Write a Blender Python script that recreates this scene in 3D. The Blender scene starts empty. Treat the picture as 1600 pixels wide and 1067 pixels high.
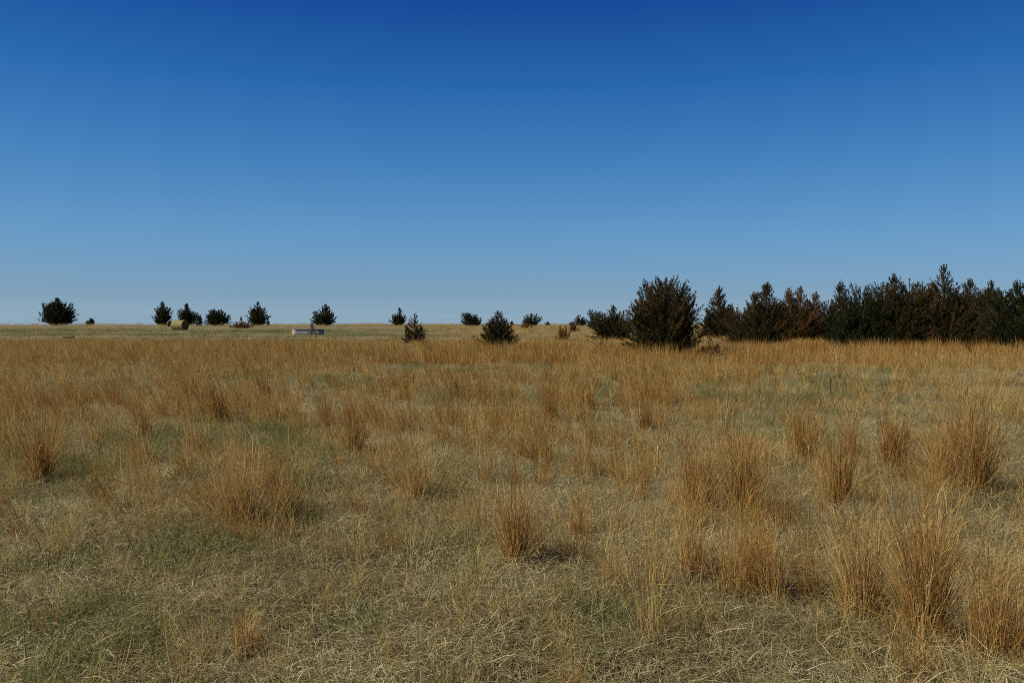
import bpy, math, random
import numpy as np
from mathutils import Vector

S = bpy.context.scene
COL = S.collection
RAD = math.radians

# ------------------------------------------------------------------ camera, sky, sun, exposure
EYE = 1.6
F = 1244.0                       # focal length in photo pixels (photo 1600 x 1067)
PITCH = math.atan(33.5 / F)      # looking slightly down
cam_d = bpy.data.cameras.new('camera')
cam = bpy.data.objects.new('camera', cam_d)
COL.objects.link(cam)
cam_d.sensor_width = 36.0
cam_d.lens = 36.0 * F / 1600.0
cam_d.clip_start = 0.05
cam_d.clip_end = 40000
cam.location = (0, 0, EYE)
cam.rotation_euler = (RAD(90) - PITCH, 0, 0)
S.camera = cam

SUN_AZ, SUN_EL = RAD(-106), RAD(46)
world = bpy.data.worlds.new('World')
S.world = world
world.use_nodes = True
wn = world.node_tree
bg = wn.nodes['Background']
sky = wn.nodes.new('ShaderNodeTexSky')
sky.sky_type = 'NISHITA'
sky.sun_disc = False
sky.sun_elevation = SUN_EL
sky.sun_rotation = SUN_AZ
sky.altitude = 600
sky.air_density = 1.0
sky.dust_density = 0.5
sky.ozone_density = 2.0
# clear-air deepening of the blue with elevation (the same all the way round)
geo = wn.nodes.new('ShaderNodeTexCoord')
sep = wn.nodes.new('ShaderNodeSeparateXYZ')
wn.links.new(geo.outputs['Generated'], sep.inputs[0])
neg = wn.nodes.new('ShaderNodeMath'); neg.operation = 'MULTIPLY'; neg.inputs[1].default_value = 2.0
wn.links.new(sep.outputs[2], neg.inputs[0])
ramp = wn.nodes.new('ShaderNodeValToRGB')
wn.links.new(neg.outputs[0], ramp.inputs[0])
SKY_STOPS = [(0.0, (.43, .61, 1.0)), (0.06, (.315, .43, .66)), (0.2, (.31, .486, .645)), (0.387, (.222, .494, .678)),
             (0.561, (.11, .405, .674)), (0.722, (.063, .28, .626)), (1.0, (.05, .24, .60))]
mul = wn.nodes.new('ShaderNodeMix'); mul.data_type = 'RGBA'; mul.blend_type = 'MULTIPLY'
mul.inputs[0].default_value = 1.0
wn.links.new(sky.outputs[0], mul.inputs[6]); wn.links.new(ramp.outputs[0], mul.inputs[7])
wn.links.new(mul.outputs[2], bg.inputs[0])
bg2 = wn.nodes.new('ShaderNodeBackground'); bg2.inputs[1].default_value = 0.86
grad = wn.nodes.new('ShaderNodeValToRGB')
wn.links.new(neg.outputs[0], grad.inputs[0])
# thin streaks of distant haze low over the horizon
_mp = wn.nodes.new('ShaderNodeMapping'); _mp.inputs['Scale'].default_value = (2.2, 2.2, 70)
wn.links.new(geo.outputs['Generated'], _mp.inputs[0])
_nz = wn.nodes.new('ShaderNodeTexNoise'); _nz.inputs['Scale'].default_value = 1.6; _nz.inputs['Detail'].default_value = 5
wn.links.new(_mp.outputs[0], _nz.inputs['Vector'])
_rp = wn.nodes.new('ShaderNodeValToRGB'); _rp.color_ramp.elements[0].position = .45; _rp.color_ramp.elements[1].position = .75
wn.links.new(_nz.outputs[0], _rp.inputs[0])
_lo = wn.nodes.new('ShaderNodeMapRange'); _lo.inputs['From Min'].default_value = .0; _lo.inputs['From Max'].default_value = .05
_lo.inputs['To Min'].default_value = .5; _lo.inputs['To Max'].default_value = 0
wn.links.new(neg.outputs[0], _lo.inputs['Value'])
_mm = wn.nodes.new('ShaderNodeMath'); _mm.operation = 'MULTIPLY'
wn.links.new(_rp.outputs[0], _mm.inputs[0]); wn.links.new(_lo.outputs[0], _mm.inputs[1])
_mx = wn.nodes.new('ShaderNodeMix'); _mx.data_type = 'RGBA'
_mx.inputs[7].default_value = (.17, .25, .42, 1)
wn.links.new(_mm.outputs[0], _mx.inputs[0]); wn.links.new(grad.outputs[0], _mx.inputs[6])
wn.links.new(_mx.outputs[2], bg2.inputs[0])
_lin = lambda c: [v / 255 / 12.92 if v < 11 else ((v / 255 + .055) / 1.055) ** 2.4 for v in c]
for i, (p, c) in enumerate([(0.0, (142, 171, 189)), (.059, (128, 164, 190)), (.202, (100, 155, 203)), (.387, (67, 128, 193)),
                            (.561, (40, 103, 177)), (.722, (25, 77, 157)), (1.0, (19, 64, 134))]):
    e = grad.color_ramp.elements[i] if i < 2 else grad.color_ramp.elements.new(p)
    e.position = p; e.color = (*_lin(c), 1)
smix = wn.nodes.new('ShaderNodeMixShader'); smix.inputs[0].default_value = .65
wout = [n for n in wn.nodes if n.type == 'OUTPUT_WORLD'][0]
wn.links.new(bg.outputs[0], smix.inputs[1]); wn.links.new(bg2.outputs[0], smix.inputs[2])
wn.links.new(smix.outputs[0], wout.inputs[0])
bg.inputs[1].default_value = 0.103
for i, (p, c) in enumerate(SKY_STOPS):
    e = ramp.color_ramp.elements[i] if i < 2 else ramp.color_ramp.elements.new(p)
    e.position = p; e.color = (*c, 1)

sun_d = bpy.data.lights.new('sun', 'SUN')
sun_d.energy = 4.9
sun_d.angle = RAD(0.53)
sun_d.color = (1.0, 0.93, 0.80)
sun = bpy.data.objects.new('sun', sun_d)
COL.objects.link(sun)
sdir = Vector((math.sin(SUN_AZ) * math.cos(SUN_EL), math.cos(SUN_AZ) * math.cos(SUN_EL), math.sin(SUN_EL)))
sun.rotation_euler = sdir.to_track_quat('Z', 'Y').to_euler()
sun.location = (-30, -10, 40)

S.view_settings.view_transform = 'Standard'
S.view_settings.look = 'None'
S.view_settings.exposure = 0.22
S.cycles.use_denoising = False
S.cycles.filter_width = 0.9
S.view_settings.gamma = 1.0
S.view_settings.use_curve_mapping = False

# ------------------------------------------------------------------ helpers
def smooth(a, b, x):
    t = np.clip((x - a) / (b - a), 0, 1)
    return t * t * (3 - 2 * t)

_rn = np.random.default_rng(11)
_LAT = _rn.random((256, 256))
def vnoise(x, y, s, o=0):
    x = np.asarray(x) / s + 37.3 * o + 1000; y = np.asarray(y) / s + 91.7 * o + 1000
    xi = np.floor(x).astype(int); yi = np.floor(y).astype(int)
    fx = x - xi; fy = y - yi
    fx = fx * fx * (3 - 2 * fx); fy = fy * fy * (3 - 2 * fy)
    g = lambda a, b: _LAT[a % 256, b % 256]
    return (g(xi, yi) * (1 - fx) + g(xi + 1, yi) * fx) * (1 - fy) + (g(xi, yi + 1) * (1 - fx) + g(xi + 1, yi + 1) * fx) * fy

_KD = [0, 70, 120, 170, 186, 205, 300, 600, 2000, 9000]
_KZ = [0, 0, 0.20, 0.34, 0.38, 0.28, -2.8, -14, -50, -160]
def zfun(x, y):
    x = np.asarray(x, float); y = np.asarray(y, float)
    d = np.hypot(x, y)
    z = np.interp(d, _KD, _KZ)
    near = 1 - smooth(60, 160, d)
    z = z + near * smooth(1, 6, d) * ((vnoise(x, y, 2.3, 1) - .5) * .10 + (vnoise(x, y, 7, 2) - .5) * .16)
    z = z + smooth(70, 160, d) * (vnoise(x, y, 34, 3) - .5) * .25
    z = z + smooth(60, 170, d) * (1 - smooth(250, 500, d)) * smooth(0, 90, x) * 0.28
    return z

CP, SP = math.cos(PITCH), math.sin(PITCH)
def project(x, y, z=None):
    """photo pixel of a place on the ground (used for the vegetation maps below)"""
    if z is None: z = zfun(x, y)
    dz = z - EYE
    yc = y * CP - dz * SP
    zc = y * SP + dz * CP
    yc = np.maximum(yc, .05)
    return 800 + F * x / yc, 533.5 - F * zc / yc

def ground(px, py):
    """place on the ground seen at a photo pixel"""
    dx = (px - 800) / F; v = (533.5 - py) / F
    dy = CP + v * SP; dz = v * CP - SP
    ts = np.geomspace(2.0, 260, 6000)
    zz = zfun(ts * dx, ts * dy)
    hit = np.nonzero(EYE + ts * dz < zz)[0]
    t = ts[hit[0]] if len(hit) else 185.0
    return t * dx, t * dy, float(zfun(t * dx, t * dy))

def tag(o, label=None, cat=None, group=None, kind=None):
    if label: o['label'] = label
    if cat: o['category'] = cat
    if group: o['group'] = group
    if kind: o['kind'] = kind
    return o

def mesh(name, v, f, mat=None, cols=None, parent=None, smooth_=False, link=True):
    """v (n,3) array, f list/array of faces, cols (n,4) point colours"""
    me = bpy.data.meshes.new(name)
    v = np.asarray(v, np.float32)
    if isinstance(f, np.ndarray):
        k = f.shape[1]
        me.vertices.add(len(v)); me.vertices.foreach_set('co', v.ravel())
        me.loops.add(f.size); me.loops.foreach_set('vertex_index', f.astype(np.int32).ravel())
        me.polygons.add(len(f))
        me.polygons.foreach_set('loop_start', np.arange(0, f.size, k, dtype=np.int32))
        me.polygons.foreach_set('loop_total', np.full(len(f), k, np.int32))
        me.update(calc_edges=True)
    else:
        me.from_pydata(v.tolist(), [], f)
        me.update()
    if cols is not None:
        a = me.color_attributes.new('col', 'FLOAT_COLOR', 'POINT')
        a.data.foreach_set('color', np.asarray(cols, np.float32).ravel())
    if smooth_:
        me.polygons.foreach_set('use_smooth', np.ones(len(me.polygons), bool))
    if mat: me.materials.append(mat)
    o = bpy.data.objects.new(name, me)
    if link: COL.objects.link(o)
    if parent: o.parent = parent
    return o

def empty(name, loc, rz=0):
    o = bpy.data.objects.new(name, None)
    o.empty_display_size = .3
    o.location = loc; o.rotation_euler = (0, 0, rz)
    COL.objects.link(o)
    return o

class MB:
    def __init__(s): s.v = []; s.f = []; s.c = []
    def add(s, v, f, c=(0, 0, 0, 1)):
        o = len(s.v); s.v += [tuple(p) for p in v]; s.f += [tuple(i + o for i in q) for q in f]; s.c += [c] * len(v)
    def tube(s, pts, rad, n=6, c=(0, 0, 0, 1), cap=True):
        pts = [Vector(p) for p in pts]; vs = []; fs = []
        for i, p in enumerate(pts):
            t = (pts[min(i + 1, len(pts) - 1)] - pts[max(i - 1, 0)]).normalized()
            a = t.orthogonal().normalized() if abs(t.z) > .9 or t.length == 0 else t.cross(Vector((0, 0, 1))).normalized()
            b = t.cross(a)
            r = rad[i] if hasattr(rad, '__len__') else rad
            for k in range(n):
                an = 2 * math.pi * k / n
                vs.append(p + (a * math.cos(an) + b * math.sin(an)) * r)
        for i in range(len(pts) - 1):
            for k in range(n):
                fs.append((i * n + k, i * n + (k + 1) % n, (i + 1) * n + (k + 1) % n, (i + 1) * n + k))
        if cap:
            fs.append(tuple(range(n))[::-1]); fs.append(tuple((len(pts) - 1) * n + k for k in range(n)))
        s.add(vs, fs, c)
    def build(s, name, mat, parent=None, smooth_=False):
        return mesh(name, s.v, s.f, mat, s.c, parent, smooth_)

# ------------------------------------------------------------------ materials
def mat_new(name):
    m = bpy.data.materials.new(name); m.use_nodes = True
    nt = m.node_tree
    for n in list(nt.nodes):
        if n.type != 'OUTPUT_MATERIAL': nt.nodes.remove(n)
    out = [n for n in nt.nodes if n.type == 'OUTPUT_MATERIAL'][0]
    return m, nt, out
def ramp_node(nt, stops, fac):
    r = nt.nodes.new('ShaderNodeValToRGB')
    for i, (p, c) in enumerate(stops):
        e = r.color_ramp.elements[i] if i < 2 else r.color_ramp.elements.new(p)
        e.position = p; e.color = (*c, 1)
    nt.links.new(fac, r.inputs[0]); return r.outputs[0]
def math_node(nt, op, a, b=None, c=None):
    n = nt.nodes.new('ShaderNodeMath'); n.operation = op
    for i, q in enumerate((a, b, c)):
        if q is None: continue
        if isinstance(q, (int, float)): n.inputs[i].default_value = q
        else: nt.links.new(q, n.inputs[i])
    return n.outputs[0]
def mix_node(nt, fac, a, b, blend='MIX'):
    n = nt.nodes.new('ShaderNodeMix'); n.data_type = 'RGBA'; n.blend_type = blend
    for i, q in ((0, fac), (6, a), (7, b)):
        if isinstance(q, (int, float)): n.inputs[i].default_value = q
        elif isinstance(q, tuple): n.inputs[i].default_value = (*q, 1)
        else: nt.links.new(q, n.inputs[i])
    return n.outputs[2]
def noise_node(nt, scale, detail=4, rough=.6, coord=None, dim='3D'):
    n = nt.nodes.new('ShaderNodeTexNoise'); n.inputs['Scale'].default_value = scale
    n.inputs['Detail'].default_value = detail; n.inputs['Roughness'].default_value = rough
    if coord is not None: nt.links.new(coord, n.inputs['Vector'])
    return n.outputs[0]

def blade_mat(name, stops, transl=.35, inst=.5, alt=None):
    """dry or living blades: the colour of each blade from its own number, shifted by its plant's number"""
    m, nt, out = mat_new(name)
    a = nt.nodes.new('ShaderNodeAttribute'); a.attribute_name = 'col'
    sp = nt.nodes.new('ShaderNodeSeparateColor'); nt.links.new(a.outputs['Color'], sp.inputs[0])
    t = nt.nodes.new('ShaderNodeAttribute'); t.attribute_type = 'INSTANCER'; t.attribute_name = 'tint'
    f = math_node(nt, 'ADD', math_node(nt, 'MULTIPLY', sp.outputs[0], 1 - inst), math_node(nt, 'MULTIPLY', t.outputs['Fac'], inst))
    f = math_node(nt, 'ADD', f, sp.outputs[2])
    c = ramp_node(nt, stops, f)
    d = nt.nodes.new('ShaderNodeBsdfDiffuse'); nt.links.new(c, d.inputs[0])
    tr = nt.nodes.new('ShaderNodeBsdfTranslucent'); nt.links.new(c, tr.inputs[0])
    mx = nt.nodes.new('ShaderNodeMixShader'); mx.inputs[0].default_value = transl
    nt.links.new(d.outputs[0], mx.inputs[1]); nt.links.new(tr.outputs[0], mx.inputs[2])
    nt.links.new(mx.outputs[0], out.inputs[0])
    return m

TALL = [(0.0, (0.1694, 0.0656, 0.0152)), (0.22, (0.3089, 0.1525, 0.036)), (0.5, (0.4384, 0.2625, 0.0719)), (0.78, (0.548, 0.386, 0.1372)), (1.0, (0.6178, 0.4728, 0.2365))]
MID = [(0.0, (0.2292, 0.1399, 0.0426)), (0.35, (0.3886, 0.2702, 0.0851)), (0.7, (0.5181, 0.386, 0.1466)), (1.0, (0.6178, 0.5114, 0.2743))]
LIT = [(0.0, (0.080, 0.063, 0.024)), (0.3, (0.205, 0.172, 0.072)), (0.6, (0.42, 0.362, 0.182)), (1.0, (0.68, 0.61, 0.39))]
GRN = [(0.0, (0.06, 0.085, 0.020)), (0.5, (0.14, 0.175, 0.048)), (1.0, (0.30, 0.30, 0.115))]
M_TALL = blade_mat('tall_dry_grass', TALL)
M_MID = blade_mat('blonde_grass', MID)
M_LIT = blade_mat('grass_thatch', LIT, .25)
M_GRN = blade_mat('short_green_grass', GRN, .4)

def cedar_mat():
    m, nt, out = mat_new('cedar_foliage')
    a = nt.nodes.new('ShaderNodeAttribute'); a.attribute_name = 'col'
    sp = nt.nodes.new('ShaderNodeSeparateColor'); nt.links.new(a.outputs['Color'], sp.inputs[0])
    c = ramp_node(nt, [(0.0, (0.016, 0.026, 0.010)), (0.3, (0.026, 0.034, 0.012)), (0.5, (0.052, 0.040, 0.014)),
                       (0.7, (0.12, 0.054, 0.018)), (0.85, (0.20, 0.095, 0.030)), (1.0, (0.32, 0.23, 0.075))], sp.outputs[0])
    hv = nt.nodes.new('ShaderNodeHueSaturation')
    nt.links.new(c, hv.inputs['Color'])
    nt.links.new(math_node(nt, 'MULTIPLY_ADD', sp.outputs[1], .95, .8), hv.inputs['Value'])
    d = nt.nodes.new('ShaderNodeBsdfDiffuse'); nt.links.new(hv.outputs[0], d.inputs[0])
    tr = nt.nodes.new('ShaderNodeBsdfTranslucent'); nt.links.new(hv.outputs[0], tr.inputs[0])
    mx = nt.nodes.new('ShaderNodeMixShader'); mx.inputs[0].default_value = .2
    nt.links.new(d.outputs[0], mx.inputs[1]); nt.links.new(tr.outputs[0], mx.inputs[2])
    nt.links.new(mx.outputs[0], out.inputs[0])
    return m
M_CEDAR = cedar_mat()

def rough_mat(name, c0, c1, scale, rough=.9, metal=0.0, stretch=None, bump=.3):
    m, nt, out = mat_new(name)
    tc = nt.nodes.new('ShaderNodeTexCoord'); mp = nt.nodes.new('ShaderNodeMapping')
    nt.links.new(tc.outputs['Object'], mp.inputs[0])
    if stretch: mp.inputs['Scale'].default_value = stretch
    n = noise_node(nt, scale, 6, .65, mp.outputs[0])
    c = ramp_node(nt, [(0.3, c0), (0.7, c1)], n)
    p = nt.nodes.new('ShaderNodeBsdfPrincipled'); nt.links.new(c, p.inputs['Base Color'])
    p.inputs['Roughness'].default_value = rough; p.inputs['Metallic'].default_value = metal
    b = nt.nodes.new('ShaderNodeBump'); b.inputs['Strength'].default_value = bump; b.inputs['Distance'].default_value = .02
    nt.links.new(n, b.inputs['Height']); nt.links.new(b.outputs[0], p.inputs['Normal'])
    nt.links.new(p.outputs[0], out.inputs[0])
    return m
M_BARK = rough_mat('cedar_bark', (0.07, 0.05, 0.04), (0.17, 0.13, 0.10), 9, stretch=(1, 1, .2))
M_PALEWOOD = rough_mat('bleached_wood', (0.24, 0.21, 0.18), (0.42, 0.38, 0.33), 14)
M_POST = rough_mat('weathered_post', (0.045, 0.032, 0.024), (0.10, 0.07, 0.05), 10, stretch=(1, 1, .15))
M_LOG = rough_mat('dark_wood', (0.04, 0.028, 0.016), (0.09, 0.06, 0.035), 8)
M_GALV = rough_mat('galvanised_steel', (0.26, 0.24, 0.215), (0.46, 0.43, 0.39), 5, .7, .0, bump=.05)
M_RIM = rough_mat('rusted_rim', (0.10, 0.07, 0.055), (0.22, 0.17, 0.14), 8, .7, .2)
M_GREENTANK = rough_mat('green_tank_paint', (0.045, 0.085, 0.06), (0.20, 0.27, 0.21), 3.2, .6, 0)
M_GREENRIM = rough_mat('dark_green_rim', (0.02, 0.035, 0.026), (0.04, 0.065, 0.045), 6, .6)
M_WATER, _nt, _o = mat_new('tank_water')
_p = _nt.nodes.new('ShaderNodeBsdfPrincipled'); _p.inputs['Base Color'].default_value = (.02, .03, .03, 1); _p.inputs['Roughness'].default_value = .05
_nt.links.new(_p.outputs[0], _o.inputs[0])
M_DUNG = rough_mat('weathered_clod', (0.05, 0.042, 0.038), (0.30, 0.26, 0.23), 26, bump=.8)
M_SOIL = rough_mat('dark_clods', (0.035, 0.027, 0.018), (0.11, 0.085, 0.055), 12)

def hay_mat(name, c0, c1, c2):
    m, nt, out = mat_new(name)
    tc = nt.nodes.new('ShaderNodeTexCoord'); mp = nt.nodes.new('ShaderNodeMapping')
    nt.links.new(tc.outputs['Object'], mp.inputs[0]); mp.inputs['Scale'].default_value = (7, 1.2, 1.2)
    n = noise_node(nt, 3, 8, .75, mp.outputs[0])
    c = ramp_node(nt, [(0.25, c0), (0.5, c1), (0.75, c2)], n)
    d = nt.nodes.new('ShaderNodeBsdfDiffuse'); nt.links.new(c, d.inputs[0])
    b = nt.nodes.new('ShaderNodeBump'); b.inputs['Strength'].default_value = .6; b.inputs['Distance'].default_value = .05
    nt.links.new(n, b.inputs['Height']); nt.links.new(b.outputs[0], d.inputs['Normal'])
    nt.links.new(d.outputs[0], out.inputs[0]); return m
M_HAY = hay_mat('round_bale_hay', (0.14, 0.115, 0.045), (0.26, 0.215, 0.09), (0.37, 0.315, 0.15))
M_HAYEND_SHADED = hay_mat('bale_end_shaded_hay', (0.06, 0.04, 0.018), (0.12, 0.085, 0.04), (0.20, 0.15, 0.075))  # hay of the rolled ends, with shade put into its darker colours
M_TWINE = rough_mat('twine', (0.32, 0.27, 0.16), (0.42, 0.36, 0.22), 20)

def ground_mat():
    m, nt, out = mat_new('prairie_ground')
    tc = nt.nodes.new('ShaderNodeTexCoord')
    P = tc.outputs['Object']
    a = nt.nodes.new('ShaderNodeAttribute'); a.attribute_name = 'col'
    sp = nt.nodes.new('ShaderNodeSeparateColor'); nt.links.new(a.outputs['Color'], sp.inputs[0])
    n1 = noise_node(nt, 14, 6, .7, P); n2 = noise_node(nt, 1.1, 5, .6, P); n3 = noise_node(nt, .16, 4, .6, P)
    thatch = ramp_node(nt, [(0.25, (0.045, 0.036, 0.02)), (0.5, (0.11, 0.09, 0.05)), (0.75, (0.20, 0.165, 0.095))], n1)
    grazed = ramp_node(nt, [(0.3, (0.12, 0.115, 0.052)), (0.55, (0.21, 0.18, 0.10)), (0.75, (0.27, 0.225, 0.13))], n2)
    gold = ramp_node(nt, [(0.25, (0.21, 0.135, 0.055)), (0.5, (0.29, 0.20, 0.09)), (0.75, (0.37, 0.27, 0.135))], n2)
    green = ramp_node(nt, [(0.3, (0.06, 0.07, 0.028)), (0.7, (0.14, 0.14, 0.065))], n1)
    c = mix_node(nt, math_node(nt, 'MULTIPLY', ramp_node(nt, [(0.52, (0, 0, 0)), (0.68, (1, 1, 1))], n3), .7), thatch, green)
    c = mix_node(nt, sp.outputs[0], c, gold)
    c = mix_node(nt, sp.outputs[1], c, grazed)
    d = nt.nodes.new('ShaderNodeBsdfDiffuse'); nt.links.new(c, d.inputs[0])
    b = nt.nodes.new('ShaderNodeBump'); b.inputs['Strength'].default_value = .8; b.inputs['Distance'].default_value = .03
    nt.links.new(n1, b.inputs['Height']); nt.links.new(b.outputs[0], d.inputs['Normal'])
    nt.links.new(d.outputs[0], out.inputs[0]); return m
M_GROUND = ground_mat()

# ------------------------------------------------------------------ where the grasses grow (a map of the pasture)
def graze_map(px, py, y):
    """cropped pasture round the water tank"""
    right = 1 - smooth(600, 720, px)
    left = .85 + .15 * smooth(90, 220, px)
    rows = smooth(508.5, 512, py) * (1 - smooth(532, 541, py + 6 * (vnoise(px, py * 0 + y, 26, 7) - .5)))
    return np.where(y > 30, right * left * rows, 0)

BLOBS = [  # thick stands of tall grass: photo px, py of the middle, half width, half height, strength
    (360, 790, 115, 55, 1.0), (320, 740, 70, 40, .6), (950, 800, 90, 40, .35), (1270, 850, 60, 60, .5), (850, 760, 90, 30, .25), (720, 620, 160, 26, .5), (640, 745, 80, 45, .55), (1120, 815, 115, 60, 1.0), (1040, 905, 120, 55, .5), (1180, 900, 90, 50, .45),
    (1510, 745, 70, 45, .9), (1390, 715, 60, 25, .6), (1310, 785, 45, 35, .8), (1255, 715, 38, 22, .8), (1430, 960, 130, 85, .75),
    (1570, 1020, 110, 70, .7), (810, 860, 38, 32, .8), (65, 735, 35, 28, .8), (450, 1010, 60, 40, .2), (900, 770, 60, 30, .3),
    (300, 620, 60, 26, 1.0), (560, 660, 70, 40, .7), (420, 610, 50, 30, .8), (1010, 660, 50, 22, .5), (870, 650, 60, 22, .5), (720, 690, 40, 30, .4)]
GREENS = [(430, 700, 70, 34, 1.1), (250, 700, 60, 25, .8), (330, 690, 40, 24, .6), (120, 740, 50, 22, 1.0), (60, 800, 80, 40, .6), (480, 780, 60, 30, .6), (1010, 975, 60, 30, 1.0), (330, 870, 60, 40, .7),
          (1340, 615, 70, 16, .4), (1290, 690, 40, 18, .7), (1330, 950, 40, 30, .6), (120, 1040, 90, 40, .8), (60, 930, 90, 50, .6), (230, 900, 60, 40, .6), (960, 720, 60, 26, .4), (560, 1000, 60, 40, .4), (700, 900, 60, 40, .4), (910, 990, 30, 20, .6)]
def blob_sum(L, px, py):
    s = np.zeros_like(px)
    for cx, cy, rx, ry, a in L:
        s = np.maximum(s, a * np.exp(-((px - cx) / rx) ** 2 - ((py - cy) / ry) ** 2))
    return s
def clump(x, y):
    """0 in the gaps, 1 in the middle of a stand of tall grass"""
    n = .62 * vnoise(x, y, 1.1, 4) + .38 * vnoise(x, y, 3.7, 5)
    return np.clip((n - .38) / .28, 0, 1)
def tall_map(px, py, x, y):
    L = 1 - smooth(1050, 1250, px)
    r = np.interp(py, [500, 507, 510, 516, 530, 540, 548, 575, 600, 630, 665, 720, 800, 1067],
                      [.8, .8, .55, .5, .6, .85, 1.0, 1.0, .95, .85, .62, .34, .16, .10])
    rr = np.interp(py, [500, 507, 530, 540, 572, 590, 640, 720, 1067], [.8, .8, .8, 1.0, .8, .22, .10, .08, .06])
    b = L * r + (1 - L) * rr
    b = b * (1 - .97 * graze_map(px, py, y))
    n = clump(x, y)
    far = smooth(20, 45, y)
    k = np.clip(b * (.06 + 1.25 * n) * (1 - far) + b * (.10 + 1.05 * n) * far, 0, 1)
    return np.maximum(k, blob_sum(BLOBS, px, py) * (.55 + .6 * n))
def green_map(px, py, x, y):
    n = vnoise(x, y, 2.2, 8) * .6 + vnoise(x, y, .8, 9) * .4
    return np.clip(blob_sum(GREENS, px, py) + np.clip((n - .56) / .2, 0, 1) * .5, 0, 1)

# ------------------------------------------------------------------ the ground
def build_ground():
    radii = np.concatenate([[0.0], np.geomspace(.4, 9000, 240)])
    na = 320
    ang = np.linspace(0, 2 * np.pi, na, endpoint=False)
    R, A = np.meshgrid(radii[1:], ang, indexing='ij')
    x = np.concatenate([[0], (R * np.sin(A)).ravel()]); y = np.concatenate([[0], (R * np.cos(A)).ravel()])
    z = zfun(x, y)
    v = np.stack([x, y, z], 1)
    nr = len(radii) - 1
    i = np.arange(nr - 1)[:, None]; k = np.arange(na)[None, :]
    a = 1 + i * na + k; b = 1 + i * na + (k + 1) % na
    q = np.stack([a + na, b + na, b, a], -1).reshape(-1, 4)
    yy = np.maximum(y, .5)
    px, py = project(x, yy, z)
    front = y > 2
    tall = np.where(front, tall_map(px, py, x, yy), vnoise(x, y, 5, 5))
    gz = np.where(front, graze_map(px, py, yy), 0)
    d = np.hypot(x, y)
    tall = tall * (.35 + .65 * smooth(15, 50, d))
    gz = np.maximum(gz, smooth(250, 600, d) * .5)
    cols = np.stack([tall, gz, tall * 0, tall * 0 + 1], 1)
    fan = np.stack([np.zeros(na, int), 1 + np.arange(na), 1 + (np.arange(na) + 1) % na], 1)
    faces = [tuple(r) for r in q.tolist()] + [tuple(r) for r in fan[:, ::-1].tolist()]
    o = mesh('ground', v, faces, M_GROUND, cols, smooth_=True)
    tag(o, 'dry prairie ground rolling back to a low rise', 'ground', kind='structure')
build_ground()

# ------------------------------------------------------------------ blades of grass
def blades(rng, n, rbase, hlo, hhi, splay, curl, width, segs, tone=(0, 1), lean=(0, 0), z0=0.0, flat=False, zb=None):
    """a clump of curved ribbon blades; returns vertices, quads, colours"""
    a0 = rng.uniform(0, 2 * np.pi, n); r0 = rbase * np.sqrt(rng.random(n))
    base = np.stack([r0 * np.cos(a0), r0 * np.sin(a0), np.zeros(n)], 1)
    az = np.where(rng.random(n) < .65, a0 + rng.normal(0, .7, n), rng.uniform(0, 2 * np.pi, n))
    h = rng.uniform(hlo, hhi, n)
    if flat:
        el = np.abs(rng.normal(0, .30, n)) + .03
        base[:, 2] = z0 * rng.random(n) ** 1.5
        az = rng.uniform(0, 2 * np.pi, n)
        th = np.pi / 2 - el
    else:
        th = np.abs(rng.normal(0, splay, n))
    k = rng.normal(curl, curl * .6 + .02, n)
    if zb is not None:
        base[:, 2] = rng.uniform(zb[0], zb[1], n)
        base[:, :2] *= (1 + base[:, 2:] * 1.6)
        base[:, :2] += np.array(lean) * base[:, 2:] * .5
    out = np.stack([np.cos(az), np.sin(az), np.zeros(n)], 1)
    sa = az + np.pi / 2 + rng.normal(0, .9, n)
    side = np.stack([np.cos(sa), np.sin(sa), np.zeros(n)], 1)
    P = [base]
    p = base.copy()
    for i in range(segs):
        t = th + k * (i + .5) / segs
        d = out * np.sin(t)[:, None] + np.array([0, 0, 1.0]) * np.cos(t)[:, None]
        d = d + np.array([lean[0], lean[1], 0]) * ((i + .5) / segs)
        p = p + d * (h / segs)[:, None]
        P.append(p)
    P = np.stack(P, 1)                                  # n, segs+1, 3
    if flat: P[:, :, 2] = np.maximum(P[:, :, 2], .004)
    w = rng.uniform(.6, 1.3, n) * width
    tap = np.array([1 - .85 * (i / segs) ** 1.6 for i in range(segs + 1)])
    off = side[:, None, :] * (w[:, None] * tap[None])[:, :, None] * .5
    V = np.stack([P - off, P + off], 2).reshape(n, -1, 3)   # n, 2(segs+1), 3
    nv = 2 * (segs + 1)
    q = np.array([[2 * i, 2 * i + 1, 2 * i + 3, 2 * i + 2] for i in range(segs)])
    Fq = (np.arange(n)[:, None, None] * nv + q[None]).reshape(-1, 4)
    c = rng.uniform(*tone, n)
    C = np.zeros((n, nv, 4)); C[:, :, 0] = c[:, None]; C[:, :, 3] = 1
    C[:, :, 1] = np.repeat(np.arange(segs + 1) / segs, 2)[None]
    return V.reshape(-1, 3), Fq, C.reshape(-1, 4)

def join(parts):
    vs, fs, cs = [], [], []; o = 0
    for v, f, c in parts:
        vs.append(v); fs.append(f + o); cs.append(c); o += len(v)
    return np.concatenate(vs), np.concatenate(fs), np.concatenate(cs)

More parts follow.
